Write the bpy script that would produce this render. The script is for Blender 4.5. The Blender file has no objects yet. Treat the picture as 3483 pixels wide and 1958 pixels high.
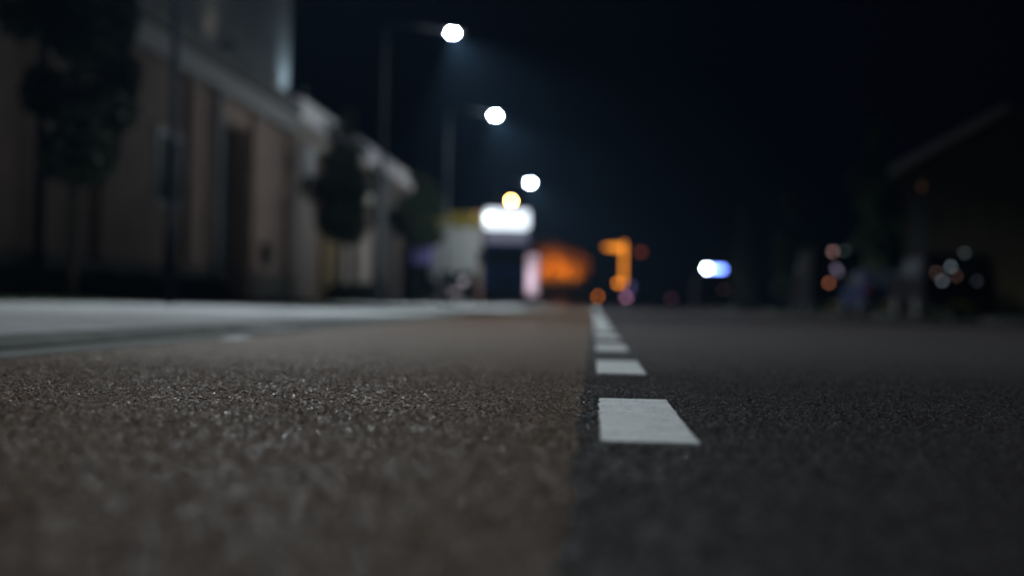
import bpy, math, random
import numpy as np
from mathutils import Vector, Matrix
PI = math.pi
R = math.radians
random.seed(7)
RNG = np.random.default_rng(7)
sc = bpy.context.scene
COL = sc.collection

# ------------------------------------------------------------------ helpers
class MB:
    """collects shapes, builds ONE mesh object"""
    def __init__(s):
        s.v = []; s.f = []
    def add(s, vs, fs):
        n = len(s.v); s.v += [tuple(v) for v in vs]; s.f += [tuple(i + n for i in f) for f in fs]
        return s
    def box(s, x0, x1, y0, y1, z0, z1):
        return s.add([(x0,y0,z0),(x1,y0,z0),(x1,y1,z0),(x0,y1,z0),(x0,y0,z1),(x1,y0,z1),(x1,y1,z1),(x0,y1,z1)],
              [(0,3,2,1),(4,5,6,7),(0,1,5,4),(1,2,6,5),(2,3,7,6),(3,0,4,7)])
    def tube(s, pts, radii, n=14, cap=True):
        pts = [Vector(p) for p in pts]; rings = []
        up = None
        for i, p in enumerate(pts):
            if i == 0: d = pts[1] - p
            elif i == len(pts) - 1: d = p - pts[i-1]
            else: d = (pts[i+1] - pts[i-1])
            d.normalize()
            if up is None:
                up = d.orthogonal().normalized()
            a = (up - d * up.dot(d)).normalized(); up = a; b = d.cross(a)
            r = radii[i] if hasattr(radii, '__len__') else radii
            rings.append([p + (a*math.cos(2*PI*k/n) + b*math.sin(2*PI*k/n))*r for k in range(n)])
        vs = [v for r_ in rings for v in r_]; fs = []
        for i in range(len(pts)-1):
            for k in range(n):
                fs.append((i*n+k, i*n+(k+1)%n, (i+1)*n+(k+1)%n, (i+1)*n+k))
        if cap:
            fs.append(tuple(reversed(range(n)))); fs.append(tuple(range((len(pts)-1)*n, len(pts)*n)))
        return s.add(vs, fs)
    def disc_cyl(s, c, axis, r, h, n=20):
        c = Vector(c); a = Vector(axis).normalized()
        return s.tube([c - a*h/2, c + a*h/2], r, n)
    def prism(s, prof, x0, x1):
        """profile of (y, z) pairs, extruded along x"""
        n = len(prof)
        vs = [(x0, y, z) for y, z in prof] + [(x1, y, z) for y, z in prof]
        fs = [tuple(reversed(range(n))), tuple(range(n, 2*n))] + [(i, (i+1) % n, n+(i+1) % n, n+i) for i in range(n)]
        return s.add(vs, fs)
    def prism_y(s, prof, y0, y1):
        n = len(prof)
        vs = [(x, y0, z) for x, z in prof] + [(x, y1, z) for x, z in prof]
        fs = [tuple(range(n)), tuple(reversed(range(n, 2*n)))] + [(i, n+i, n+(i+1) % n, (i+1) % n) for i in range(n)]
        return s.add(vs, fs)
    def build(s, name, mat, parent=None, smooth=False, bevel=0.0):
        me = bpy.data.meshes.new(name); me.from_pydata(s.v, [], s.f); me.update()
        me.materials.append(mat)
        if smooth:
            me.polygons.foreach_set('use_smooth', [True]*len(me.polygons))
        o = bpy.data.objects.new(name, me); COL.objects.link(o)
        if parent is not None: o.parent = parent
        if bevel > 0:
            b = o.modifiers.new('bevel', 'BEVEL'); b.width = bevel; b.segments = 2; b.limit_method = 'ANGLE'; b.angle_limit = R(40)
        return o

def np_mesh(name, verts, faces, mat, parent=None):
    me = bpy.data.meshes.new(name)
    me.from_pydata(verts.tolist(), [], faces.tolist()); me.update(); me.materials.append(mat)
    o = bpy.data.objects.new(name, me); COL.objects.link(o)
    if parent is not None: o.parent = parent
    return o
def empty(name, loc=(0,0,0), rz=0):
    o = bpy.data.objects.new(name, None); COL.objects.link(o); o.location = loc; o.rotation_euler = (0,0,rz)
    o.empty_display_size = .2
    return o
def tag(o, label=None, cat=None, group=None, kind=None):
    if label: o['label'] = label
    if cat: o['category'] = cat
    if group: o['group'] = group
    if kind: o['kind'] = kind
    return o
def copy_tree(o, parent=None):
    c = o.copy(); COL.objects.link(c)
    if parent is not None: c.parent = parent
    for ch in [x for x in list(COL.objects) if x.parent == o]:
        copy_tree(ch, c)
    return c

# ------------------------------------------------------------------ materials
def newmat(name):
    m = bpy.data.materials.new(name); m.use_nodes = True
    nt = m.node_tree; b = nt.nodes['Principled BSDF']
    return m, nt, b
def N(nt, t, **kw):
    n = nt.nodes.new(t)
    for k, v in kw.items():
        if k.startswith('i_'): n.inputs[k[2:].replace('_', ' ')].default_value = v
        else: setattr(n, k, v)
    return n
def mat(name, c1, c2=None, rough=.6, metal=0, scale=6, bump=.0, bscale=40, spec=.5, coat=0, stretch=(1,1,1)):
    m, nt, b = newmat(name); L = nt.links
    tc = N(nt, 'ShaderNodeTexCoord'); mp = N(nt, 'ShaderNodeMapping'); mp.inputs['Scale'].default_value = stretch
    L.new(tc.outputs['Object'], mp.inputs['Vector'])
    if c2 is None: c2 = tuple(x*.75 for x in c1)
    no = N(nt, 'ShaderNodeTexNoise', i_Scale=scale, i_Detail=6.0, i_Roughness=.6)
    L.new(mp.outputs[0], no.inputs['Vector'])
    cr = N(nt, 'ShaderNodeValToRGB')
    cr.color_ramp.elements[0].position = .35; cr.color_ramp.elements[0].color = (*c2, 1)
    cr.color_ramp.elements[1].position = .65; cr.color_ramp.elements[1].color = (*c1, 1)
    L.new(no.outputs['Fac'], cr.inputs[0]); L.new(cr.outputs[0], b.inputs['Base Color'])
    b.inputs['Roughness'].default_value = rough; b.inputs['Metallic'].default_value = metal
    b.inputs['Specular IOR Level'].default_value = spec; b.inputs['Coat Weight'].default_value = coat
    if bump > 0:
        n2 = N(nt, 'ShaderNodeTexNoise', i_Scale=bscale, i_Detail=5.0); L.new(mp.outputs[0], n2.inputs['Vector'])
        bp = N(nt, 'ShaderNodeBump', i_Strength=bump, i_Distance=.01); L.new(n2.outputs['Fac'], bp.inputs['Height'])
        L.new(bp.outputs[0], b.inputs['Normal'])
    return m
def emit(name, col, strength, base=(.5,.5,.5)):
    m, nt, b = newmat(name)
    b.inputs['Base Color'].default_value = (*base, 1)
    b.inputs['Emission Color'].default_value = (*col, 1); b.inputs['Emission Strength'].default_value = strength
    b.inputs['Roughness'].default_value = .4
    return m
def asphalt(name, stone_a, stone_b, binder, rough=.5, bstr=.8, spec=.5, sheen=0):
    """crushed-stone asphalt: stone chips of a few millimetres set in dark binder"""
    m, nt, b = newmat(name); L = nt.links
    tc = N(nt, 'ShaderNodeTexCoord')
    vec = tc.outputs['Object']
    wob = N(nt, 'ShaderNodeTexNoise', i_Scale=120., i_Detail=2.0); L.new(vec, wob.inputs['Vector'])
    ws = N(nt, 'ShaderNodeVectorMath', operation='SCALE'); ws.inputs['Scale'].default_value = .006
    L.new(wob.outputs['Color'], ws.inputs[0])
    wa = N(nt, 'ShaderNodeVectorMath', operation='ADD'); L.new(vec, wa.inputs[0]); L.new(ws.outputs[0], wa.inputs[1])
    vo = N(nt, 'ShaderNodeTexVoronoi', i_Scale=140., i_Randomness=1.0); L.new(wa.outputs[0], vo.inputs['Vector'])
    vs = N(nt, 'ShaderNodeTexVoronoi', i_Scale=260., i_Randomness=1.0); L.new(wa.outputs[0], vs.inputs['Vector'])
    sep = N(nt, 'ShaderNodeSeparateColor'); L.new(vo.outputs['Color'], sep.inputs[0])
    big = N(nt, 'ShaderNodeTexNoise', i_Scale=1.3, i_Detail=7.0, i_Roughness=.65); L.new(vec, big.inputs['Vector'])
    mx = N(nt, 'ShaderNodeMix', data_type='RGBA'); L.new(sep.outputs[0], mx.inputs[0])
    mx.inputs[6].default_value = (*stone_a, 1); mx.inputs[7].default_value = (*stone_b, 1)
    # binder between the stones
    mr = N(nt, 'ShaderNodeMapRange'); mr.inputs[1].default_value = .28; mr.inputs[2].default_value = .62
    L.new(vo.outputs['Distance'], mr.inputs[0])
    m2 = N(nt, 'ShaderNodeMix', data_type='RGBA'); L.new(mr.outputs[0], m2.inputs[0]); L.new(mx.outputs[2], m2.inputs[6])
    m2.inputs[7].default_value = (*binder, 1)
    # only some cells show stone
    th = N(nt, 'ShaderNodeMapRange'); th.inputs[1].default_value = .45; th.inputs[2].default_value = .72
    L.new(sep.outputs[1], th.inputs[0])
    m3 = N(nt, 'ShaderNodeMix', data_type='RGBA'); L.new(th.outputs[0], m3.inputs[0]); m3.inputs[6].default_value = (*binder, 1)
    L.new(m2.outputs[2], m3.inputs[7])
    # large soft wear
    br = N(nt, 'ShaderNodeMapRange'); br.inputs[1].default_value = .3; br.inputs[2].default_value = .7
    br.inputs[3].default_value = .72; br.inputs[4].default_value = 1.25
    L.new(big.outputs['Fac'], br.inputs[0])
    m4 = N(nt, 'ShaderNodeMix', data_type='RGBA', blend_type='MULTIPLY'); m4.inputs[0].default_value = 1
    L.new(m3.outputs[2], m4.inputs[6]); L.new(br.outputs[0], m4.inputs[7])
    L.new(m4.outputs[2], b.inputs['Base Color'])
    # roughness per stone
    rr = N(nt, 'ShaderNodeMapRange'); rr.inputs[1].default_value=.0; rr.inputs[2].default_value=.22; rr.inputs[3].default_value = rough - .33; rr.inputs[4].default_value = rough + .2
    L.new(sep.outputs[2], rr.inputs[0]); L.new(rr.outputs[0], b.inputs['Roughness'])
    b.inputs['Specular IOR Level'].default_value = spec; b.inputs['Specular Tint'].default_value = (1,.78,.62,1)
    b.inputs['Sheen Weight'].default_value = sheen; b.inputs['Sheen Roughness'].default_value = .45; b.inputs['Sheen Tint'].default_value = (1,.78,.64,1)
    # height
    h1 = N(nt, 'ShaderNodeMath', operation='MULTIPLY'); h1.inputs[1].default_value = -1.0; L.new(vo.outputs['Distance'], h1.inputs[0])
    h2 = N(nt, 'ShaderNodeMath', operation='MULTIPLY_ADD'); h2.inputs[1].default_value = -.35
    L.new(vs.outputs['Distance'], h2.inputs[0]); L.new(h1.outputs[0], h2.inputs[2])
    h3 = N(nt, 'ShaderNodeMath', operation='MULTIPLY_ADD'); h3.inputs[1].default_value = .7
    L.new(sep.outputs[1], h3.inputs[0]); L.new(h2.outputs[0], h3.inputs[2])
    bp = N(nt, 'ShaderNodeBump', i_Strength=bstr, i_Distance=.005); L.new(h3.outputs[0], bp.inputs['Height'])
    L.new(bp.outputs[0], b.inputs['Normal'])
    return m
def paving(name, c1, c2, joint, bw, bh, ang=0, rough=.85):
    m, nt, b = newmat(name); L = nt.links
    tc = N(nt, 'ShaderNodeTexCoord'); mp = N(nt, 'ShaderNodeMapping'); mp.inputs['Rotation'].default_value = (0,0,ang)
    L.new(tc.outputs['Object'], mp.inputs[0])
    bk = N(nt, 'ShaderNodeTexBrick', i_Scale=1.0); bk.inputs['Color1'].default_value = (*c1,1); bk.inputs['Color2'].default_value = (*c2,1)
    bk.inputs['Mortar'].default_value = (*joint,1); bk.inputs['Mortar Size'].default_value = .006
    bk.inputs['Brick Width'].default_value = bw; bk.inputs['Row Height'].default_value = bh
    L.new(mp.outputs[0], bk.inputs['Vector'])
    no = N(nt, 'ShaderNodeTexNoise', i_Scale=.55, i_Detail=9.0, i_Roughness=.7); L.new(tc.outputs['Object'], no.inputs['Vector'])
    mr = N(nt, 'ShaderNodeMapRange'); mr.inputs[1].default_value=.3; mr.inputs[2].default_value=.7; mr.inputs[3].default_value=.5; mr.inputs[4].default_value=1.25
    L.new(no.outputs['Fac'], mr.inputs[0])
    mx = N(nt, 'ShaderNodeMix', data_type='RGBA', blend_type='MULTIPLY'); mx.inputs[0].default_value = 1
    L.new(bk.outputs['Color'], mx.inputs[6]); L.new(mr.outputs[0], mx.inputs[7]); L.new(mx.outputs[2], b.inputs['Base Color'])
    bp = N(nt, 'ShaderNodeBump', i_Strength=.5, i_Distance=.004); bp.invert = True; L.new(bk.outputs['Fac'], bp.inputs['Height'])
    L.new(bp.outputs[0], b.inputs['Normal']); b.inputs['Roughness'].default_value = rough; b.inputs['Specular IOR Level'].default_value = .12
    return m
def paintmat():
    m, nt, b = newmat('road_paint'); L = nt.links
    tc = N(nt, 'ShaderNodeTexCoord'); vec = tc.outputs['Object']
    n1 = N(nt, 'ShaderNodeTexNoise', i_Scale=7., i_Detail=8.0, i_Roughness=.7); L.new(vec, n1.inputs['Vector'])
    v1 = N(nt, 'ShaderNodeTexVoronoi', i_Scale=170.); L.new(vec, v1.inputs['Vector'])
    sp = N(nt, 'ShaderNodeSeparateColor'); L.new(v1.outputs['Color'], sp.inputs[0])
    cr = N(nt, 'ShaderNodeValToRGB'); e = cr.color_ramp.elements
    e[0].position=.3; e[0].color=(.52,.555,.56,1); e[1].position=.65; e[1].color=(.76,.79,.80,1)
    L.new(n1.outputs['Fac'], cr.inputs[0])
    gt = N(nt, 'ShaderNodeMapRange'); gt.inputs[1].default_value=.86; gt.inputs[2].default_value=.95; gt.inputs[3].default_value=0; gt.inputs[4].default_value=.7
    L.new(sp.outputs[0], gt.inputs[0])
    mx = N(nt, 'ShaderNodeMix', data_type='RGBA'); L.new(gt.outputs[0], mx.inputs[0]); L.new(cr.outputs[0], mx.inputs[6]); mx.inputs[7].default_value=(.22,.22,.22,1)
    L.new(mx.outputs[2], b.inputs['Base Color'])
    hh = N(nt, 'ShaderNodeMath', operation='MULTIPLY'); hh.inputs[1].default_value=-1; L.new(v1.outputs['Distance'], hh.inputs[0])
    bp = N(nt, 'ShaderNodeBump', i_Strength=.35, i_Distance=.0012); L.new(hh.outputs[0], bp.inputs['Height']); L.new(bp.outputs[0], b.inputs['Normal'])
    b.inputs['Roughness'].default_value=.75; b.inputs['Specular IOR Level'].default_value=.2
    return m

M = dict(
 red=asphalt('red_brown_asphalt', (.072,.033,.019), (.32,.205,.12), (.020,.0075,.0035), .62, .5, .07, .34),
 black=asphalt('dark_asphalt', (.026,.0235,.029), (.16,.15,.168), (.010,.0092,.012), .7, .5, .15, .02),
 paint=paintmat(),
 pave=paving('paving_slabs', (.30,.31,.315), (.20,.21,.215), (.06,.06,.06), .3, .3),
 worn=mat('worn_road_paint', (.16,.155,.16), (.04,.038,.04), rough=.7, scale=9),
 gutter=paving('gutter_clinkers', (.075,.08,.075), (.05,.056,.052), (.02,.02,.02), .1, .2),
 kerbd=mat('dark_kerb', (.05,.05,.048), (.03,.03,.03), rough=.85),
 bay=paving('bay_clinkers', (.05,.047,.045), (.035,.033,.033), (.02,.02,.02), .1, .2),
 kerb=mat('kerb_concrete', (.085,.095,.09), (.045,.05,.048), spec=.1, rough=.9, scale=3, bump=.3),
 soil=mat('soil', (.03,.04,.02), (.015,.02,.012), rough=.95, scale=4),
 grass=mat('grass_blades', (.05,.085,.025), (.025,.05,.015), rough=.7, scale=3),
 wall1=mat('rendered_wall_grey_brown', (.42,.30,.25), (.33,.24,.20), rough=.85, scale=1.2, bump=.25),
 wall2=mat('rendered_wall_beige', (.56,.47,.42), (.48,.41,.365), rough=.85, scale=1.5, bump=.25),
 plinthd=mat('dim_grey_frame', (.035,.034,.04), (.025,.025,.03), rough=.8),
 plinth=mat('plinth_stone', (.12,.11,.10), (.08,.075,.07), rough=.8),
 fascia=mat('fascia_panel', (.23,.22,.21), (.18,.17,.17), rough=.6),
 white=mat('white_coated_metal', (.72,.70,.76), (.6,.58,.64), rough=.45),
 pale=mat('pale_grey_panel', (.78,.80,.77), (.68,.70,.67), rough=.6),
 upper=mat('corrugated_cladding', (.20,.22,.24), (.14,.16,.18), rough=.5, scale=3, stretch=(1,6,1)),
 dark=mat('dark_coated_metal', (.02,.021,.023), (.014,.015,.016), rough=.6, spec=.25),
 pole=mat('galvanised_steel', (.30,.32,.34), (.22,.24,.26), rough=.45, metal=.6, scale=12),
 polemid=mat('grey_pole_paint', (.035,.042,.05), (.025,.03,.035), rough=.7, spec=.15),
 polepaint=mat('dark_pole_paint', (.006,.008,.011), (.004,.005,.007), rough=.9, spec=.02),
 glass=mat('dark_window_glass', (.02,.025,.03), (.012,.015,.02), rough=.5, spec=.03),
 frame=mat('pale_window_frame', (.55,.58,.62), rough=.5),
 pipe=mat('zinc_downpipe', (.52,.56,.58), (.42,.46,.48), rough=.5),
 yellow=mat('yellow_olive_panel', (.42,.33,.04), (.34,.26,.03), rough=.5),
 ochre=mat('ochre_door_paint', (.30,.22,.08), (.24,.17,.06), rough=.55),
 blue=mat('navy_panel', (.015,.09,.32), (.012,.075,.26), rough=.6, spec=.2),
 bark=mat('bark', (.06,.045,.032), (.03,.024,.018), rough=.9, scale=14, bump=.5),
 leaf=mat('leaves_green', (.04,.07,.025), (.02,.035,.012), rough=.55, scale=2.5),
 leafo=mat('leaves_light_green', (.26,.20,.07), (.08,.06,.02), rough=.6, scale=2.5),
 leafd=mat('leaves_dark_green', (.012,.026,.009), (.006,.013,.005), rough=.6, scale=2.5),
 needle=mat('needles_dark', (.02,.036,.022), (.01,.02,.012), rough=.7, scale=2.5),
 roof=mat('dark_roof_tiles', (.045,.04,.038), (.03,.027,.026), rough=.8),
 brick=paving('olive_brown_brick', (.05,.042,.022), (.04,.034,.018), (.05,.045,.035), .21, .065),
 verge=mat('grey_verge_board', (.30,.28,.27), rough=.6),
 carblack=mat('black_car_paint', (.004,.004,.005), (.003,.003,.004), rough=.6, spec=.02),
 carblue=mat('navy_car_paint', (.008,.012,.03), (.006,.01,.025), rough=.6, spec=.02),
 carsilver=mat('silver_car_paint', (.42,.42,.43), (.36,.36,.37), rough=.35, metal=.3, coat=.6),
 carwhite=mat('white_van_paint', (.70,.66,.68), (.62,.58,.6), rough=.4, coat=.5),
 carteal=mat('dark_teal_car_paint', (.01,.05,.055), (.008,.04,.045), rough=.3, coat=.8),
 tyre=mat('tyre_rubber', (.015,.015,.015), rough=.85),
 rim=mat('alloy_rim', (.05,.05,.05), rough=.6, metal=.3),
 plate=mat('pale_number_plate', (.5,.42,.08), rough=.4),
 lensr=mat('red_lens', (.25,.01,.01), rough=.2),
 grate=mat('cast_iron', (.02,.022,.02), rough=.6, metal=.5),
 house=mat('pale_render_house', (.34,.29,.25), (.2,.17,.14), rough=.85),
)
LED = (.87, .96, 1.0); SOD = (1.0, .26, .012)
M['led'] = emit('lit_led_lens', LED, 800)
M['led_bright'] = emit('lit_led_lens', LED, 2400)
M['led_off'] = emit('led_lens_behind', LED, 40)
M['sodium'] = emit('lit_sodium_bulb', (1.0,.36,.06), 850)
M['sign_white'] = emit('backlit_white_face', (.80,.90,1.0), 1.9)
M['visor_glow'] = emit('dim_grey_visor_glow', (.42,.42,.62), .22)
M['orange_glow'] = emit('orange_glow_face', (1.0,.30,.016), 1.8)
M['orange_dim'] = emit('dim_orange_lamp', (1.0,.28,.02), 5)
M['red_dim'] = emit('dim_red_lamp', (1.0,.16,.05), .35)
M['blue_sign'] = emit('backlit_blue_white_face', (.14,.24,1.0), 16)
M['white_spot'] = emit('bright_white_bulb', (.75,1.0,.85), 150)
M['violet'] = emit('backlit_violet_poster', (.16,.16,.5), .2)

# ------------------------------------------------------------------ ground, road, pavement (setting)
def struct(o): return tag(o, kind='structure')
def sheet(name, x0, x1, y0, y1, z0, z1, m, ny=1, nx=1):
    vs = []; fs = []
    for j in range(ny+1):
        for i in range(nx+1):
            t = i/nx; vs.append((x0+(x1-x0)*t, y0+(y1-y0)*j/ny, z0+(z1-z0)*t))
    for j in range(ny):
        for i in range(nx):
            a = j*(nx+1)+i; fs.append((a, a+1, a+nx+2, a+nx+1))
    return struct(MB().add(vs, fs).build(name, m))
sheet('ground', -600, 600, -60, 1500, -.03, -.03, M['soil'])
def chipped(name, x0, x1, y0, y1, gx0, gx1, gy0, gy1, m, step=.0034, amp=.0017):
    # asphalt sheet whose near stretch is modelled as real stone chips a few millimetres high
    nx = int((gx1-gx0)/step); rows = [gy0]
    while rows[-1] < gy1: rows.append(rows[-1] + step*max(1, (rows[-1]/4.2)**1.6))
    gy1 = rows[-1]; ny = len(rows)-1
    X, Y = np.meshgrid(np.linspace(gx0, gx1, nx+1), np.array(rows))
    Z = (RNG.random(X.shape)**1.6)*amp*1.0 - amp*.55
    Z += amp*.35*(np.kron(RNG.random((ny//3+2, nx//3+2)), np.ones((3,3)))[:ny+1,:nx+1]-.5)
    Z -= amp*.9*(RNG.random(X.shape) > .93)
    Z *= np.clip((12.5-Y)/8.5, 0, 1)**1.3
    dist = np.minimum(np.abs(X+.022)/(step*14), 1)
    X = X + (1-dist)*(.004*np.sin(Y*9.1)+.003*np.sin(Y*23.7+1)+.002*np.sin(Y*71))*np.clip((12.3-Y)/2, 0, 1)
    J = step*.33; jx = RNG.uniform(-J,J,X.shape); jy = RNG.uniform(-J,J,X.shape)
    for a in (jy, Z):
        a[0,:]=0; a[-1,:]=0
    V = np.stack([X+jx, Y+jy, Z], -1).reshape(-1,3)
    idx = np.arange((nx+1)*(ny+1)).reshape(ny+1, nx+1)
    F = np.stack([idx[:-1,:-1], idx[:-1,1:], idx[1:,1:], idx[1:,:-1]], -1).reshape(-1,4)
    ex = []
    for (a,b,c,d) in ((x0,x1,y0,gy0),(x0,x1,gy1,y1),(x0,gx0,gy0,gy1),(gx1,x1,gy0,gy1)):
        if b-a > 1e-6 and d-c > 1e-6: ex += [(a,c,0),(b,c,0),(b,d,0),(a,d,0)]
    nv = len(V); V = np.concatenate([V, np.array(ex)]); F = np.concatenate([F, (np.arange(len(ex))+nv).reshape(-1,4)])
    me = bpy.data.meshes.new(name)
    me.vertices.add(len(V)); me.vertices.foreach_set('co', V.astype(np.float32).ravel())
    me.loops.add(F.size); me.loops.foreach_set('vertex_index', F.astype(np.int32).ravel())
    me.polygons.add(len(F)); me.polygons.foreach_set('loop_start', np.arange(0, F.size, 4, dtype=np.int32))
    me.update(calc_edges=True); me.validate(); me.materials.append(m)
    me.polygons.foreach_set('use_smooth', [False]*len(me.polygons))
    o = bpy.data.objects.new(name, me); COL.objects.link(o)
    return struct(o)
chipped('bike_lane', -1.9, -.022, -25, 128, -1.9, -.022, .6, 12.4, M['red'])
chipped('road', -.022, 8.0, -25, 128, -.022, 2.6, .6, 12.4, M['black'])
sheet('side_road', -90, 90, 128, 139, 0, 0, M['black'])
sheet('gutter', -2.17, -1.9, -25, 128, .003, .003, M['gutter'])
k = MB().prism_y([(-2.34,-.02),(-2.17,-.02),(-2.17,.012),(-2.26,.05),(-2.34,.05)], -25, 128); struct(k.build('kerb', M['kerb'], bevel=.012))
sheet('pavement', -7.4, -2.34, -25, 128, .09, .048, M['pave'])
struct(MB().box(-7.46, -7.4, -25, 128, -.02, .095).build('pavement_edging', M['kerb']))
struct(MB().box(8.0, 8.14, -25, 30, -.02, .11).build('kerb', M['kerbd'], bevel=.012))
sheet('parking_bay', 8.0, 10.3, 30, 64, .004, .03, M['bay'])
struct(MB().box(8.0, 8.14, 64, 128, -.02, .11).build('kerb', M['kerbd'], bevel=.012))
sheet('verge_left', -10.3, -7.46, -25, 128, .08, .08, M['soil'])
sheet('verge_right', 8.14, 60, -25, 30, .09, .09, M['soil'])
sheet('verge_right', 10.3, 60, 30, 64, .09, .09, M['soil'])
sheet('verge_right', 8.14, 60, 64, 128, .09, .09, M['soil'])
struct(MB().box(10.3, 10.42, 30, 64, -.02, .11).build('kerb', M['kerbd'], bevel=.012))
sheet('forecourt', -30, -7.46, 78, 128, .088, .088, M['bay'])

def grass(name, boxes, n, label, hmin=.03, hmax=.1):
    V = []; F = []; 
    tot = sum((b[1]-b[0])*(b[3]-b[2]) for b in boxes)
    allv = []
    for b in boxes:
        m = int(n*(b[1]-b[0])*(b[3]-b[2])/tot)
        x = RNG.uniform(b[0], b[1], m); y = RNG.uniform(b[2], b[3], m); h = RNG.uniform(hmin, hmax, m); a = RNG.uniform(0, PI, m)
        w = .012; z = b[4]
        lx = RNG.normal(0, .02, m); ly = RNG.normal(0, .02, m)
        p = np.stack([np.stack([x-w*np.cos(a), y-w*np.sin(a), np.full(m, z)], 1),
                      np.stack([x+w*np.cos(a), y+w*np.sin(a), np.full(m, z)], 1),
                      np.stack([x+lx, y+ly, z+h], 1)], 1)
        allv.append(p.reshape(-1, 3))
    v = np.concatenate(allv); f = np.arange(len(v)).reshape(-1, 3)
    return tag(np_mesh(name, v, f, M['grass']), label, 'grass', kind='stuff')
grass('grass', [(-9.9, -7.47, 16, 78, .08)], 60000, 'dark strip of short grass between pavement and factory wall')
grass('grass', [(8.15, 11, 20, 30, .09), (10.5, 13, 30, 64, .09), (8.15, 13, 64, 126, .09)], 60000, 'dark green roadside grass along the right edge of the road')

# road markings: one object for each painted dash
def dash(x0, x1, y0, y1, name='road_marking', z=.0035, seed=0, m='paint'):
    rs = random.Random(seed); n = 90
    ys = [y0 + (y1-y0)*i/n for i in range(n+1)]
    L_ = [(x0 + rs.uniform(-.0035, .0035), y) for y in ys]; R_ = [(x1 + rs.uniform(-.0022, .0022), y) for y in ys]
    top = [(x, y + (rs.uniform(-.002, .002) if i in (0, n) else 0), z) for i, (x, y) in enumerate(L_)] + \
          [(x, y, z) for (x, y) in R_]
    bot = [(x, y, -.001) for x, y, _ in top]
    k = n+1; fs = []
    for i in range(n):
        fs.append((i, k+i, k+i+1, i+1))
        fs.append((2*k+i, i, i+1, 2*k+i+1)); fs.append((k+i, 3*k+i, 3*k+i+1, k+i+1))
    fs.append((0, 2*k, 3*k, k)); fs.append((n, k+n, 3*k+n, 2*k+n))
    return MB().add(top+bot, fs).build(name, M[m])
names = ['sharp white dash nearest the camera, large and in focus on the dark asphalt',
         'second white dash from the camera, slightly blurred, beyond the sharp one',
         'third white dash from the camera, small and blurred in front of the merging row',
         'fourth white dash from the camera, faint and strongly blurred']
for i in range(56):
    y0 = 2.233 + 2.217*i
    lab = names[i] if i < 4 else 'far blurred white dash in the pale streak where the line nears the horizon'
    tag(dash(.0157, .1685, y0, y0+1.02, seed=i), lab, 'road marking', 'white dashes between bike lane and road')
tag(dash(-1.895, -1.80, 7.15, 7.5, seed=99), 'short pale mark at the kerb side of the red-brown lane beside the drain', 'road marking')
g = empty('drain_grate', (-2.05, 9.0, .004))
MB().box(-.14,.14,-.3,-.26,0,.012).box(-.14,.14,.26,.3,0,.012).box(-.14,-.11,-.26,.26,0,.012).box(.11,.14,-.26,.26,0,.012).build('frame', M['grate'], g)
bb = MB()
for i in range(9): bb.box(-.11,.11,-.245+i*.056,-.215+i*.056,-.0,.009)
bb.build('bars', M['grate'], g)
tag(g, 'dark iron drain grate in the gutter left of the bike lane', 'drain')
# a faint transverse repair seam / stripe on the right lane
tag(dash(2.2, 3.9, 10.9, 10.96, seed=5, m='worn'), 'faint thin pale stripe lying across the right-hand lane', 'road marking')

# ------------------------------------------------------------------ street lamps
def lamp(y, label, energy, poolx=-6.2, headx=-4.25, H=8.0, lens='led', col=LED, polemat='polepaint', sodium=False, zb=.08, aim=(0,-26), group='lamps in a row along the left pavement', spot=128):
    t = empty('street_lamp', (poolx, y, zb)); Hh = H - zb
    MB().tube([(0,0,-.02),(0,0,1.1),(0,0,1.15),(0,0,Hh+.12)], [.09,.09,.065,.045], 18).build('pole', M[polemat], t, smooth=True)
    a = headx - poolx
    MB().tube([(0,0,Hh+.1),(.18,0,Hh+.22),(.6,0,Hh+.20),(a-.28,0,Hh+.1)], [.045,.035,.032,.03], 12).build('arm', M[polemat], t, smooth=True)
    h = MB().prism_y([(a-.32,Hh+.05),(a-.30,Hh+.14),(a+.05,Hh+.13),(a+.30,Hh+.06),(a+.31,Hh+.03)], -.13, .13).build('lamp_head', M['dark'], t, bevel=.015)
    MB().box(-.02,.10,-.005,.0,.35,.62).add([(0.0,0,0)],[]) if False else None
    if sodium:
        MB().tube([(a-.09,0,Hh-.035),(a+.09,0,Hh-.035)], .05, 14).build('bulb', M['sodium'], h, smooth=True)
    else:
        MB().box(a-.09, a+.09, -.06, .06, Hh-.03, Hh+.028).build('lens', M[lens], h)
    MB().box(-.075,.075,-.1,-.085,.45,.85).build('service_door', M[polemat], t)
    ld = bpy.data.lights.new('lamp_light', 'SPOT'); ld.energy = energy; ld.color = col; ld.shadow_soft_size = .05
    ld.spot_size = R(spot); ld.spot_blend = .7
    lo = bpy.data.objects.new('lamp_light', ld); COL.objects.link(lo); lo.parent = t
    lo.location = (a, 0, Hh - (.17 if sodium else .08)); lo.rotation_euler = (R(aim[0]), R(aim[1]), 0)
    tag(t, label, 'street lamp', group)
    return t
lamp(-1.0, 'street lamp beside the camera position lighting the near lane', 850, spot=86, aim=(44,-24), lens='led_off')
lamp(20.5, 'near dark street lamp pole in front of the grey-brown wall, its head above the photo', 5500, polemat='polepaint', spot=128, aim=(-30,-20), lens='led_off')
lamp(41.0, 'lit cool white street lamp, nearest and highest in the photo', 9000, spot=116, polemat='polemid')
lamp(59.0, 'second lit cool white street lamp, halfway down between the highest and the lowest', 9000, spot=116, polemat='polemid', lens='led_bright')
lamp(92.0, 'lit cool white street lamp lowest of the three, just above the orange lamp', 9000, spot=116, polemat='dark', lens='led_bright')
lamp(104.0, 'orange glowing sodium street lamp above the glowing panel of the truck', 2200, poolx=-8.2, headx=-6.2, H=7.75, col=SOD, sodium=True, group=None)

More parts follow.
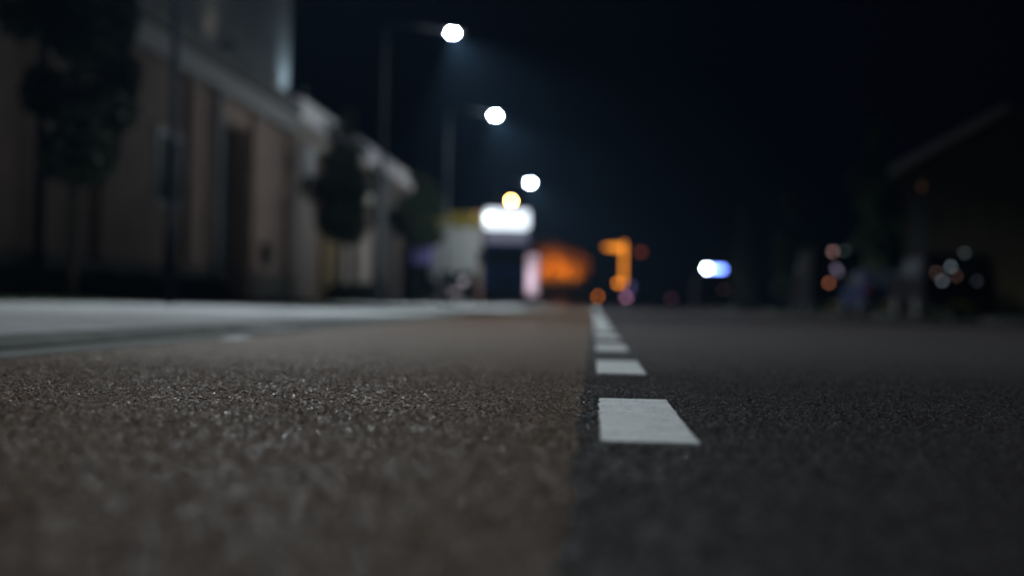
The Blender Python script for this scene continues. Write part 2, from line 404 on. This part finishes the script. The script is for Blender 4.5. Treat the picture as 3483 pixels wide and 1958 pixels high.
# ------------------------------------------------------------------ building 1, near left
b1 = empty('factory_building', (-10, 32, 0))
def P(o):  # convert world box meshes to the local frame of a parent empty
    o.matrix_parent_inverse = Matrix.Translation(-o.parent.location); return o
def part(mb, name, m, parent, **kw): return P(mb.build(name, m, parent, **kw))
part(MB().box(-24,-10.0,16,37.0,.0,5.6).box(-24,-10,40.4,46.2,0,5.6).box(-24,-10.6,37,40.4,0,5.6).box(-10.6,-10.0,37,40.4,5.0,5.6), 'wall', M['wall1'], b1)
part(MB().box(-10.0,-9.93,16,36.9,.0,.95).box(-10,-9.93,40.5,46.1,0,.95), 'plinth', M['plinth'], b1)
part(MB().box(-11,-9.82,16,46.3,5.6,6.22), 'fascia', M['fascia'], b1)
part(MB().box(-11,-9.72,16,46.35,6.223,6.62), 'roof_edge', M['dark'], b1)
up = MB()
up.box(-24,-10.12,16,46.0,6.6,14.5)
for i in range(100):
    y = 16.1+i*.3
    if y < 45.9: up.box(-10.12,-10.08,y,y+.12,6.62,14.4)
part(up, 'upper_wall', M['upper'], b1)
for y0, y1 in ((27.9,28.5),(34.0,34.5),(40.5,40.9),(45.4,46.1)):
    part(MB().box(-9.99,-9.86,y0,y1,.95,5.6), 'pilaster', M['wall1'], b1)
pg = part(MB().box(-10.58,-10.5,37.03,40.37,.1,4.97), 'gate', M['dark'], b1)
gl = MB()
for i in range(14): gl.box(-10.5,-10.47,37.1,40.3,.2+i*.34,.22+i*.34+.28)
g2 = gl.build('gate_slats', M['dark'], pg)
part(MB().tube([(-9.8,36.3,.1),(-9.8,36.3,5.5),(-9.95,36.3,5.62)], .13, 14), 'downpipe', M['pipe'], b1, smooth=True)
part(MB().tube([(-9.85,24.7,.1),(-9.85,24.7,9.0)], .09, 12), 'downpipe', M['dark'], b1, smooth=True)
w = part(MB().box(-10,-9.94,31.7,31.85,2.3,4.05).box(-10,-9.94,33.45,33.6,2.3,4.05).box(-10,-9.94,31.85,33.45,3.9,4.05).box(-10,-9.94,31.85,33.45,2.3,2.42).box(-10,-9.945,32.6,32.7,2.42,3.9), 'window', M['frame'], b1)
p_ = MB().box(-10,-9.97,31.85,33.45,2.42,3.9).build('pane', M['glass'], w)
part(MB().box(-10,-9.8,42.2,42.7,1.2,1.85), 'meter_box', M['dark'], b1)
tag(b1, 'long grey-brown factory wall on the left with a gate recess and an uplit upper wall', 'building')
def wall_light(y, z, col, energy, label, spot=100, tilt=0):
    t = empty('wall_floodlight', (-9.4, y, 6.62))
    MB().box(-.38,.03,-.03,.03,.06,.14).build('bracket', M['dark'], t)
    MB().box(-.08,.06,-.12,.12,.14,.24).build('housing', M['dark'], t, bevel=.01)
    MB().box(-.07,.05,-.10,.10,.242,.25).build('lens', emit('flood_lens', col, .3), t)
    ld = bpy.data.lights.new('flood_beam', 'SPOT'); ld.energy = energy; ld.color = col; ld.shadow_soft_size = .04
    ld.spot_size = R(spot); ld.spot_blend = 1
    lo = bpy.data.objects.new('flood_beam', ld); COL.objects.link(lo); lo.parent = t; lo.location = (0,0,.28)
    lo.rotation_euler = (0, R(180-42), 0)   # beam upwards, leaning to the wall
    tag(t, label, 'floodlight')
wall_light(45.0, 0, (.72,.92,1.0), 150, 'cool white floodlight on the ledge at the far corner of the factory', spot=120)
wall_light(36.2, 0, (1.0,.82,.62), 14, 'dim warm floodlight on the ledge above the factory window', spot=130)

# ------------------------------------------------------------------ building 2, beyond it
b2 = empty('warehouse_building', (-10, 60, 0))
part(MB().box(-24,-10.25,46.9,76,0,6.2), 'wall', M['wall1'], b2)
part(MB().box(-11,-9.85,46.8,76.2,6.2,6.95), 'parapet', M['white'], b2)
part(MB().box(-11,-9.95,46.8,76.1,5.5,6.197), 'fascia', M['wall2'], b2)
for y0, y1 in ((46.9,50.2),(56.2,57.4),(59.8,63.3),(65.0,73.0)):
    part(MB().box(-10.25,-9.98,y0,y1,.0,5.5), 'pilaster', M['wall2'], b2)
dr = part(MB().box(-10.25,-10.12,52.6,55.2,.1,4.2), 'door', M['ochre'], b2)
h_ = MB().box(-10.12,-10.06,54.8,54.9,1.1,1.3).build('handle', M['pole'], dr)
part(MB().box(-10.25,-10.16,57.5,59.7,.1,3.4), 'door', M['dark'], b2)
part(MB().box(-10.25,-10.16,73.2,75.6,.1,3.4), 'door', M['dark'], b2)
part(MB().tube([(-9.9,64.0,.1),(-9.9,64.0,6.0)], .12, 12), 'downpipe', M['dark'], b2, smooth=True)
part(MB().box(-9.97,-9.8,47.6,49.0,4.35,5.4), 'vent_box', M['pipe'], b2)
tag(b2, 'beige warehouse with white parapet and pilasters beyond the factory', 'building')
s = empty('wall_sign', (-9.98, 61.6, 4.7))
MB().disc_cyl((.04,0,0),(1,0,0),.42,.06,28).build('face', M['pale'], s)
MB().disc_cyl((.015,0,0),(1,0,0),.46,.03,28).build('rim', M['pole'], s)
tag(s, 'pale round sign on the warehouse wall beside the second tree', 'sign')

# ------------------------------------------------------------------ trees and plants
def leaves(name, clumps, n, size, m, parent, loc=None):
    """clumps: (cx,cy,cz,rx,ry,rz)"""
    C = np.array(clumps, float); n = int(n*1.55); size = size*1.15; vol = C[:,3]*C[:,4]*C[:,5]; vol = vol**.8/ (vol**.8).sum()
    idx = RNG.choice(len(C), n, p=vol)
    d = RNG.normal(size=(n,3)); d /= np.linalg.norm(d, axis=1)[:,None]
    r = RNG.uniform(.35, 1.06, n)**.6
    p = C[idx,:3] + d*r[:,None]*C[idx,3:6]
    a = RNG.normal(size=(n,3)); a /= np.linalg.norm(a, axis=1)[:,None]
    b = np.cross(a, RNG.normal(size=(n,3))); b /= np.linalg.norm(b, axis=1)[:,None]
    s_ = size*RNG.uniform(.6,1.4,n)[:,None]
    v = np.stack([p-a*s_, p+b*s_*.55, p+a*s_, p-b*s_*.55], 1).reshape(-1,3)
    return np_mesh(name, v, np.arange(4*n).reshape(-1,4), m, parent)
def tree(name, x, y, zb, h, cw, cbot, label, n=5000, leafm='leafd', group=None, seed=0, size=.07):
    rs = random.Random(seed); t = empty(name, (x, y, zb))
    pts = [(0,0,-.05)]; 
    for i in range(1,7): pts.append((rs.uniform(-.05,.05)*i*.5, rs.uniform(-.05,.05)*i*.5, h*.85*i/6))
    tb = MB().tube(pts, [.085,.075,.07,.06,.045,.03,.012], 12)
    cl = []
    for i in range(26):
        u = (i+.5)/26 if i%2 else rs.random(); z = cbot + (h-cbot)*u
        w_ = cw*.5*(.45+.75*math.sin(PI*min(1,.22+u*.80)))
        a = rs.uniform(0,2*PI); rr = w_*rs.uniform(.15,.98)
        c = (rr*math.cos(a), rr*math.sin(a), z)
        k0 = min(.8, max(.25, (z*.8)/h)); base = (0,0,h*k0*.85)
        tb.tube([base, ((base[0]+c[0])*.5, (base[1]+c[1])*.5, (base[2]+c[2])*.5+.06), c], [.028,.018,.006], 6, cap=False)
        q = rs.uniform(.26,.6)*w_
        cl.append((*c, q, q, q*rs.uniform(.8,1.3)))
    tb.build('trunk', M['bark'], t, smooth=True)
    leaves('crown', cl, n, size, M[leafm], t)
    return tag(t, label, 'tree', group)
G = 'young trees along the left verge'
tree('street_tree', -8.0, 21.4, .08, 6.1, 1.7, 2.05, 'near young tree at far left, its black crown cut by the top of the photo', 7000, seed=3, group=G)
tree('street_tree', -8.0, 44.5, .08, 5.9, 2.1, 2.35, 'dark young tree in front of the beige warehouse', 6000, seed=5, group=G)
tree('street_tree', -8.1, 65.0, .08, 5.9, 2.0, 2.9, 'young tree with green-lit crown at the far end of the warehouse', 6000, 'leaf', seed=11, group=G, size=.08)
def conifer(x, y, h, w, label, n=7000, lm='needle'):
    t = empty('conifer_tree', (x, y, .09))
    MB().tube([(0,0,-.05),(0,0,h*.5),(0,0,h*.97)], [.16,.1,.015], 10).build('trunk', M['bark'], t, smooth=True)
    cl = []; 
    for i in range(22):
        z = .5 + (h-.6)*i/21; ww = w*.5*(1-(z/h))**.75+.08
        for k_ in range(4):
            a = k_*PI/2 + i*.7 + random.uniform(-.3,.3); cl.append((math.cos(a)*ww*.55, math.sin(a)*ww*.55, z+random.uniform(-.1,.1), ww*.6, ww*.6, .32))
    leaves('crown', cl, n, .09, M[lm], t)
    return tag(t, label, 'tree', 'dark trees behind the right verge')
conifer(10.4, 100, 7.0, 2.6, 'small dark conifer directly right of the blue-white roof sign')
def bigtree(x, y, h, w, label, seed, lm='leafd', cb=1.0, n=10000):
    rs = random.Random(seed); t = empty('broad_tree', (x, y, .09))
    tb = MB().tube([(0,0,-.05),(.05,0,h*.3),(0,.1,h*.85)], [.2,.14,.03], 12)
    cl = []
    for i in range(26):
        u = rs.random(); z = cb+(h-cb)*u; ww = w*.5*math.sin(PI*min(1,.18+u*.8))**.6
        a = rs.uniform(0,2*PI); rr = ww*rs.uniform(.1,.75); c = (rr*math.cos(a), rr*math.sin(a), z)
        tb.tube([(0,0,z*.7),(c[0]*.5,c[1]*.5,z*.88),c],[.05,.03,.01],6,cap=False)
        q = rs.uniform(.35,.6)*max(ww,.6)*.8; cl.append((*c,q,q,q))
    tb.build('trunk', M['bark'], t, smooth=True); leaves('crown', cl, n, .11, M[lm], t)
    return tag(t, label, 'tree', 'dark trees behind the right verge')
bigtree(12.3, 88, 7.4, 3.4, 'rounded dark tree right of the small conifer', 4, 'leaf')
bigtree(13.0, 66, 8.9, 4.2, 'tallest dark tree standing left of the gabled house', 8, 'leaf')
bigtree(14.6, 41, 6.0, 3.2, 'black tree mass at the far right edge in front of the house', 9)
def hedge(x0,x1,y0,y1,z0,h,label,n=8000,lm='leafd',name='hedge'):
    t = empty(name, ((x0+x1)/2,(y0+y1)/2,z0)); L_ = max(x1-x0,y1-y0); k_ = max(2,int(L_/.6)); cl=[]
    for i in range(k_):
        f = (i+.5)/k_-.5
        cl.append((f*(x1-x0) if x1-x0>y1-y0 else 0, f*(y1-y0) if y1-y0>=x1-x0 else 0, h*.5+random.uniform(-.08,.08)*h, max(.3,min(x1-x0,.8)/2+.1), max(.3,min(y1-y0,.8)/2+.1), h*.5))
    leaves('foliage', cl, n, .06, M[lm], t)
    st = MB()
    for c in cl: st.tube([(c[0],c[1],-.05),(c[0],c[1],h*.7)], [.03,.012], 6)
    tag(st.build('stems', M['bark'], t), kind='stuff')
    return tag(t, label, 'hedge')
hedge(-9.7,-9.0,51,62,.08,.75,'low dark shrubs at the foot of the warehouse wall')
hedge(-9.75,-9.1,17,35,.08,.55,'low dark shrubs at the foot of the factory wall', 12000)
hedge(-6.5,-.6,143,143.9,-.02,2.9,'dark hedge in front of the orange-lit house', 9000, 'leaf')
hedge(11.4,12.2,46,62,.09,1.7,'tall dark hedge behind the parked vehicles', 9000)

# ------------------------------------------------------------------ right-hand house
hs = empty('gabled_house', (10.7, 50, .05))
part(MB().prism_y([(10.7,.0),(17.3,.0),(17.3,5.1),(14.0,6.95),(10.7,5.1)], 50, 60), 'wall', M['brick'], hs)
rf = part(MB().prism_y([(10.2,4.95),(14.0,7.08),(17.8,4.95),(17.8,5.15),(14.0,7.28),(10.2,5.15)], 49.5, 60.4), 'roof', M['roof'], hs)
part(MB().prism_y([(10.15,4.8),(14.0,6.96),(14.0,7.30),(10.15,5.14)], 49.38, 49.497), 'verge_board', M['verge'], hs)
part(MB().prism_y([(14.0,6.96),(17.85,4.8),(17.85,5.14),(14.0,7.30)], 49.38, 49.497), 'verge_board', M['roof'], hs)
w = part(MB().box(10.9,11.0,49.93,49.99,2.3,4.2).box(11.4,11.5,49.93,49.99,2.3,4.2).box(11.0,11.4,49.93,49.99,4.1,4.2).box(11.0,11.4,49.93,49.99,2.3,2.4), 'window', M['plinthd'], hs)
p_ = MB().box(11.0,11.4,49.95,49.98,2.4,4.1).build('pane', M['plinthd'], w)
hs.rotation_euler = (0,0,R(-14))
tag(hs, 'dark brick house with gable roof and grey verge board at right', 'house')
pl = empty('porch_lamp', (11.2, 49.72, 4.55))
MB().box(-.05,.05,-.02,.09,.0,.06).build('bracket', M['dark'], pl)
MB().tube([(0,-.08,-.14),(0,-.08,.06)], [.05,.08], 12).build('shade', emit('porch_glass', (1,.3,.05), .05), pl, smooth=True)
tag(pl, 'dim orange lamp under the eave of the gabled house', 'lamp')

# ------------------------------------------------------------------ vehicles
def wheels(t, W, ys, r):
    for yy in ys:
        for sx in (-1, 1):
            w_ = MB().disc_cyl((sx*(W/2-.12), yy, r),(1,0,0), r, .22, 24).build('wheel', M['tyre'], t)
            MB().disc_cyl((sx*(W/2-.005), yy, r),(1,0,0), r*.62, .03, 18).build('rim', M['rim'], w_)
def vehicle(name, loc, rz, paint, prof, glassprof, W, L, r, label, cat, group=None, wy=None, lights=(), rear_glass=None):  # lights also takes glow spots in place of reflections
    """local frame: rear at y=0 facing -y, front at y=L; profile in (y,z)"""
    t = empty(name, loc, rz)
    # body: profile extruded with a narrower greenhouse
    n = len(prof); vs = []
    zmax = max(p[1] for p in prof); belt = zmax*.58
    def hw(z): return W/2 if z <= belt else W/2 - .13*(z-belt)/(zmax-belt)*(1 if zmax<2 else .5)
    for sx in (-1, 1):
        for (y, z) in prof: vs.append((sx*hw(z), y, z))
    fs = [tuple(reversed(range(n))), tuple(range(n, 2*n))] + [(i, (i+1)%n, n+(i+1)%n, n+i) for i in range(n)]
    MB().add(vs, fs).build('body', M[paint], t, bevel=.05)
    for sx in (-1, 1):
        gx = [(sx*(hw(z)+.004), y, z) for (y, z) in glassprof]
        MB().add(gx, [tuple(range(len(gx))) if sx > 0 else tuple(reversed(range(len(gx))))]).build('side_window', M['glass'], t)
    if rear_glass:
        (ya, za), (yb, zb_) = rear_glass
        MB().add([(-W/2+.2, ya-.008, za), (W/2-.2, ya-.008, za), (W/2-.26, yb-.008, zb_), (-W/2+.26, yb-.008, zb_)], [(0,1,2,3)]).build('rear_window', M['glass'], t)
    wheels(t, W, wy or (L*.19, L*.80), r)
    MB().box(-W/2+.04, W/2-.04, -.07, .02, .28, .52).build('bumper', M['dark'], t, bevel=.02)
    MB().box(-.26,.26,-.083,-.071,.34,.45).build('number_plate', M['plate'], t)
    for sx in (-1,1):
        MB().box(sx*(W/2+.08)-.07, sx*(W/2+.08)+.07, L*.62, L*.62+.12, zmax*.6, zmax*.6+.14).build('mirror', M['dark'], t, bevel=.02)
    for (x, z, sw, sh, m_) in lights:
        MB().box(x-sw/2, x+sw/2, -.03, .03, z-sh/2, z+sh/2).build('rear_lens_or_glow', m_, t, bevel=.008)  # red lenses, lit lamps, and glow spots in place of reflections
    return tag(t, label, cat, group)
van = [(0,.3),(0,1.1),(.05,2.3),(.12,2.45),(3.6,2.45),(4.3,1.5),(5.0,1.25),(5.15,.9),(5.15,.3)]
vang = [(3.0,1.45),(3.0,2.15),(3.6,2.15),(4.1,1.5)]
suv = [(0,.3),(0,.95),(.25,1.6),(.5,1.72),(2.6,1.7),(3.3,1.15),(4.2,1.0),(4.35,.7),(4.35,.3)]
suvg = [(.55,1.12),(.7,1.58),(2.5,1.58),(3.1,1.15)]
car = [(0,.3),(0,.85),(.15,.98),(.75,1.42),(2.3,1.45),(3.05,.98),(4.0,.82),(4.25,.6),(4.25,.3)]
carg = [(.55,1.0),(.95,1.34),(2.2,1.36),(2.85,1.0)]
def E(c, s_): return emit('dim_rear_glow', c, s_*.58)  # on the parked vehicles this emission stands in for street-light glints
GP = 'vehicles parked in the bay on the right'
vehicle('parked_van', (9.1, 54, .02), 0, 'carblack', van, vang, 1.95, 5.15, .34, 'black van with a column of dim pinkish glowing glints, farthest in the right-hand bay', 'van', GP,
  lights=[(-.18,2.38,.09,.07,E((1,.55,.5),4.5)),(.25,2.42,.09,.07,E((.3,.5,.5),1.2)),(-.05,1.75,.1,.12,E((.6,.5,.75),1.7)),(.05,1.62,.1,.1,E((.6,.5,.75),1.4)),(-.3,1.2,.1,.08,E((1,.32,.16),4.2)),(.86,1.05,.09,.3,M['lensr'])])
vehicle('parked_car', (8.75, 42.2, .02), 0, 'carblue', car, carg, 1.72, 4.25, .31, 'low dark car with two whitish glowing glints between the black van and the dark off-roader', 'car', GP,
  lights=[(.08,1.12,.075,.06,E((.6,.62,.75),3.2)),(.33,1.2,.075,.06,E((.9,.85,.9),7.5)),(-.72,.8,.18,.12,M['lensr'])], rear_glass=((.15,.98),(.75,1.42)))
vehicle('parked_off_roader', (9.25, 36.6, .02), 0, 'carblack', suv, suvg, 1.85, 4.35, .36, 'dark off-roader nearest in the right-hand bay with several faint bluish glints', 'car', GP,
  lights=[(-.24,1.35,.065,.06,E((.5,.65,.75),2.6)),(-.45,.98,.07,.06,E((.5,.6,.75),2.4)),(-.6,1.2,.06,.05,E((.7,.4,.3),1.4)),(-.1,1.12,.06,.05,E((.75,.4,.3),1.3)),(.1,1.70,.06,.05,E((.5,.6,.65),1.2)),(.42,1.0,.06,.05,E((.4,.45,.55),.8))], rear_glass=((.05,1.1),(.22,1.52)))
# minibus with lit roof sign, far right of the road
mb_ = vehicle('parked_minibus', (7.55, 90, 0), 0, 'carblack', van, vang, 2.1, 5.15, .34, 'dark minibus under a bright blue and white roof sign at the end of the road', 'minibus',
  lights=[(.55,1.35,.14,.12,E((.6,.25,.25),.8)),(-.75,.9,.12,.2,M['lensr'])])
MB().box(-.55,.62,.2,.34,2.52,2.74).build('roof_sign', M['blue_sign'], mb_, bevel=.02)
MB().box(-.50,-.36,.12,.22,2.10,2.24).build('roof_lamp', M['white_spot'], mb_, bevel=.02)
MB().box(-.60,-.36,.12,.197,2.58,2.72).build('sign_bulb', M['white_spot'], mb_, bevel=.02)
# left far vehicles
vehicle('parked_car', (-7.7, 80, .085), 0, 'carteal', suv, suvg, 1.8, 4.35, .34, 'dark teal off-roader with pale glowing patches on its rear in front of the pale kiosk', 'car', 'cars by the forecourt',
  lights=[(-.75,1.0,.14,.14,M['lensr']),(.35,1.3,.3,.26,E((.8,.75,.8),1.3)),(-.15,.72,.5,.2,E((.8,.65,.72),.7)),(.7,1.0,.14,.14,M['lensr'])], rear_glass=((.02,1.1),(.22,1.52)))  # the two large glowing patches stand in for pale bodywork
vehicle('parked_car', (-10.1, 84, .085), 0, 'carteal', car, carg, 1.75, 4.25, .32, 'dark teal low car left of the off-roader by the forecourt', 'car', 'cars by the forecourt', rear_glass=((.15,.98),(.75,1.42)))
glow_panel = empty('pinkish_glow_panel', (-3.22, 74, .055))  # added glowing panel, stands in for the truck's pale side catching light
MB().box(-.2,.2,-.1,.1,0,.45).build('foot', M['dark'], glow_panel, bevel=.02)  # foot of the added glow panel
MB().box(-.36,.36,-.12,.12,.45,2.8).build('frame', M['dark'], glow_panel, bevel=.03)
MB().box(-.30,.30,-.135,-.122,.55,2.7).build('face', emit('pinkish_glow_face',(1.0,.72,.88),.42), glow_panel)
MB().box(-.26,.1,-.15,-.137,.9,2.0).build('bright_glow_inset', emit('pinkish_glow_inset',(1.0,.75,.92),1.0), glow_panel)
tag(glow_panel, 'tall pinkish white glow panel right of the tall truck, in place of its lit side', 'sign')
vehicle('distant_car', (2.9, 121, 0), 0, 'carblue', car, carg, 1.75, 4.25, .32, 'distant car in mid road with pink and bluish lights beneath the orange mast', 'car', 'distant cars',
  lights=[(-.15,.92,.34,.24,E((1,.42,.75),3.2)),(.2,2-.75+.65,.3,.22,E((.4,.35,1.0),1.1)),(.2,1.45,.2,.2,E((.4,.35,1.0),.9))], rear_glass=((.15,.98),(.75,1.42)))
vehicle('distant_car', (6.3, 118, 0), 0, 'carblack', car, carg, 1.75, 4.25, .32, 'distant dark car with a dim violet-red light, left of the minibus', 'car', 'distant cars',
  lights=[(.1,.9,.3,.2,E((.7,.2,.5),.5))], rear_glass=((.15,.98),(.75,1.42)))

# ------------------------------------------------------------------ petrol forecourt, far left of centre
ks = empty('kiosk_building', (-9.0, 97, .09))
part(MB().box(-11.2,-7.9,97,99.5,.09,5.4), 'wall', M['pale'], ks)
part(MB().box(-11.4,-7.8,96.8,99.7,5.4,6.35), 'fascia', M['yellow'], ks)
part(MB().box(-10.6,-9.5,96.93,96.99,.1,2.3), 'door', M['dark'], ks)
part(MB().box(-9.1,-8.0,96.93,96.99,1.0,2.3), 'window', M['glass'], ks)
for x in (-10.3,-8.1):
    part(MB().box(x-.1,x+.1,96.7,96.8,6.12,6.28), 'fascia_lamp', emit('fascia_glass',(1,.4,.15),.9), ks)
tag(ks, 'pale grey kiosk with yellow-olive fascia left of the tall truck', 'building')
ws = empty('poster_board', (-10.9, 86, .09))
MB().box(-.06,.0,-.04,.04,0,3.9).box(1.1,1.16,-.04,.04,0,3.9).build('post', M['dark'], ws)
MB().box(-.1,1.2,-.075,-.045,2.4,3.9).build('face', M['violet'], ws)
tag(ws, 'violet-blue lit poster board behind the third young tree', 'sign')
tk = empty('parked_truck', (-4.76, 76, .07))
MB().prism([(0,.75),(-.04,2.0),(.12,3.35),(.45,3.98),(2.2,4.05),(2.3,.75)], -1.22, 1.22).build('cab', M['blue'], tk, bevel=.06)
MB().box(-1.2,1.2,-.12,2.2,.38,.748).build('bumper', M['dark'], tk, bevel=.04)
MB().add([(-1.1,-.055,2.05),(1.1,-.055,2.05),(1.05,.085,3.2),(-1.05,.085,3.2)],[(0,1,2,3)]).build('windscreen', M['glass'], tk)
gr_ = MB()
for i in range(6): gr_.box(-.8,.8,-.075,-.045,.85+i*.17,.95+i*.17)
gr_.build('grille', M['dark'], tk)
MB().box(-1.15,1.15,-.12,.12,3.36,3.98).build('sun_visor', M['visor_glow'], tk, bevel=.03)  # the visor's grey brightness is put in as a dim glow
MB().prism_y([(-1.16,4.12),(1.12,4.12),(1.22,4.4),(1.2,5.1),(-1.05,5.15),(-1.2,4.9)], -.1, .35).build('lit_roof_panel', M['sign_white'], tk, bevel=.04)
MB().box(-1.08,-.72,-.125,-.104,4.5,4.85).build('roof_lamp', emit('header_lamp',(.85,.97,1),6), tk)
for sx in (-1,1):
    MB().box(sx*.95-.2,sx*.95+.2,-.14,-.122,.48,.68).build('headlight', M['glass'], tk)
    MB().box(sx*1.42-.1,sx*1.42+.1,.2,.36,2.2,2.95).box(min(sx*1.22,sx*1.33),max(sx*1.22,sx*1.33),.24,.3,2.8,2.84).build('mirror', M['dark'], tk)
MB().box(-.45,.45,2.35,7.2,.75,1.0).build('chassis', M['dark'], tk)
MB().box(-1.22,1.22,2.5,7.3,1.02,3.3).build('cargo_box', M['blue'], tk, bevel=.03)
wheels(tk, 2.35, (1.2, 6.0), .48)
tag(tk, 'tall dark blue truck facing the camera with a glowing white panel on its roof', 'truck')

# ------------------------------------------------------------------ end of the street
oh = empty('orange_lit_house', (-3.4, 150, -.03))
part(MB().prism_y([(-6.0,0),(-.9,0),(-.9,5.2),(-4.4,6.9),(-6.0,6.3)], 150, 158), 'wall', M['house'], oh)
part(MB().prism_y([(-6.3,6.2),(-4.4,6.95),(-.5,5.05),(-.5,5.25),(-4.4,7.15),(-6.3,6.4)], 149.7, 158.3), 'roof', M['roof'], oh)
for x in (-5.1,-3.6,-2.1):
    w = part(MB().box(x-.03,x+.83,149.95,149.99,1.2,2.5), 'window', M['frame'], oh)
    p_ = MB().box(x+.05,x+.75,149.93,149.947,1.28,2.42).build('pane', M['glass'], w)
tag(oh, 'house at the end of the street bathed in orange light', 'house')
def post_flood(x, y, e, label, h=3.3, aim=65, spot=120):
    t = empty('post_floodlight', (x, y, 0))
    MB().tube([(0,0,-.02),(0,0,h)], .05, 10).build('post', M['polepaint'], t)
    MB().box(-.16,.16,-.06,.08,h,h+.2).build('housing', M['dark'], t)
    ld = bpy.data.lights.new('flood_beam','SPOT'); ld.energy=e; ld.color=SOD; ld.spot_size=R(spot); ld.spot_blend=.8; ld.shadow_soft_size=.1
    lo = bpy.data.objects.new('flood_beam', ld); COL.objects.link(lo); lo.parent=t; lo.location=(0,.15,h+.1); lo.rotation_euler=(R(aim),0,0)
    MB().box(-.14,.14,.082,.09,h+.02,h+.18).build('lens', M['orange_dim'], t)
    tag(t, label, 'floodlight', 'sodium floodlights facing the end house')
post_flood(-4.6, 142.2, 1500, 'left sodium floodlight on a post in front of the hedge', aim=95)
post_flood(-2.3, 142.2, 1500, 'right sodium floodlight on a post in front of the hedge', aim=95)
om = empty('orange_lit_mast', (2.55, 125, 0))  # sodium light falling on the mast is put in as its own emission
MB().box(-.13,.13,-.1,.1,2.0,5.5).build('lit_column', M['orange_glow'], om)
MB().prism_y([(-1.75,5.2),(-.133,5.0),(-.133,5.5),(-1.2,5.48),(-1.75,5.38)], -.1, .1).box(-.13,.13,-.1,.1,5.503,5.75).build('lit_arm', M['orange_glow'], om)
MB().box(-.1,.1,-.08,.08,0,1.997).build('post', M['polepaint'], om)
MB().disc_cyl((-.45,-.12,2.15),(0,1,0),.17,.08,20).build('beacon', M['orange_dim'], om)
MB().box(-.45,-.13,-.04,.04,2.1,2.2).build('beacon_arm', M['polepaint'], om)
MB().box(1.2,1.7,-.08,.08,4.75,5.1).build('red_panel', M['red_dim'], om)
MB().box(.13,1.25,-.04,.04,4.9,4.96).build('panel_arm', M['polepaint'], om)
tag(om, 'orange T-shaped mast at the end of the road, its sodium light put in as glow', 'sign')
bc = empty('warning_beacon', (.35, 126.5, 0))
MB().tube([(0,0,-.02),(0,0,.85)], .04, 10).build('post', M['polepaint'], bc)
MB().box(-.25,.25,-.2,.2,-.01,.08).build('foot', M['dark'], bc)
MB().disc_cyl((0,0,.98),(0,1,0),.14,.1,18).build('beacon', emit('weak_orange_lamp',(1,.25,.02),3.5), bc)
tag(bc, 'weak orange warning beacon low on the road near the end of the dashes', 'beacon')
tree('garden_tree', -5.0, 146.6, 0, 6.8, 3.6, 2.6, 'orange-lit leafy tree, the taller left one in front of the end house', 3000, 'leafo', seed=31, size=.16)
tree('garden_tree', -2.6, 147.0, 0, 5.8, 3.4, 2.2, 'orange-lit leafy tree, the lower right one in front of the end house', 3000, 'leafo', seed=32, size=.16)
# sodium lamp lighting the crossing
lamp(134, 'orange street lamp at the crossing half hidden beside the orange mast', 4000, poolx=-9.0, headx=-7.2, H=5.2, col=SOD, lens='orange_dim', group=None)
tag(tree('street_tree', 9.5, 112, .09, 4.6, 2.4, 1.6, 'small dark tree behind the minibus', 4000, seed=21), group=None)

# ------------------------------------------------------------------ air
hz, nt, b = newmat('haze_air')
nt.nodes.remove(b); out = nt.nodes['Material Output']
pv = N(nt, 'ShaderNodeVolumePrincipled'); pv.inputs['Color'].default_value = (.36,.64,1,1); pv.inputs['Density'].default_value = .00026
pv.inputs['Anisotropy'].default_value = .35
nt.links.new(pv.outputs[0], out.inputs['Volume'])
hb = MB().box(-140, 140, -50, 330, -1.1, 15.5).build('haze', hz)
tag(hb, 'thin night mist catching the lamp light', 'haze', kind='stuff')

# ------------------------------------------------------------------ sky
w = bpy.data.worlds.new('World'); sc.world = w; w.use_nodes = True
nt = w.node_tree; bg = nt.nodes['Background']
sky = nt.nodes.new('ShaderNodeTexSky'); sky.sky_type = 'NISHITA'; sky.sun_disc = False
sky.sun_elevation = R(-5.5); sky.sun_rotation = R(200); sky.altitude = 0
tint = nt.nodes.new('ShaderNodeMix'); tint.data_type = 'RGBA'; tint.blend_type = 'MIX'; tint.inputs[0].default_value = .6
nt.links.new(sky.outputs[0], tint.inputs[6]); tint.inputs[7].default_value = (.010, .013, .06, 1)
nt.links.new(tint.outputs[2], bg.inputs['Color']); bg.inputs['Strength'].default_value = .035

# ------------------------------------------------------------------ camera
cd = bpy.data.cameras.new('camera'); cam = bpy.data.objects.new('camera', cd); COL.objects.link(cam); sc.camera = cam
cd.sensor_width = 36; cd.lens = 50; cd.clip_start = .05; cd.clip_end = 3000
cam.location = (0, 0, .215)
yaw, pitch, roll = R(3.30), R(.61), R(1.2)
cam.matrix_world = Matrix.Translation(cam.location) @ (Matrix.Rotation(yaw, 4, 'Z') @ Matrix.Rotation(R(90)+pitch, 4, 'X') @ Matrix.Rotation(roll, 4, 'Z'))
cd.dof.use_dof = True; cd.dof.focus_distance = 3.14; cd.dof.aperture_fstop = 1.35

vs_ = sc.view_settings; vs_.view_transform = 'Standard'; vs_.look = 'None'; vs_.gamma = 1; vs_.exposure = 0
sc.render.engine = 'CYCLES'
cy = sc.cycles; cy.use_denoising = True; cy.denoiser = 'OPENIMAGEDENOISE'; cy.denoising_prefilter = 'ACCURATE'; cy.max_bounces = 5; cy.diffuse_bounces = 2; cy.glossy_bounces = 3; cy.volume_bounces = 0
cy.sample_clamp_indirect = 2; cy.sample_clamp_direct = 0; cy.use_adaptive_sampling = False
cy.transparent_max_bounces = 4
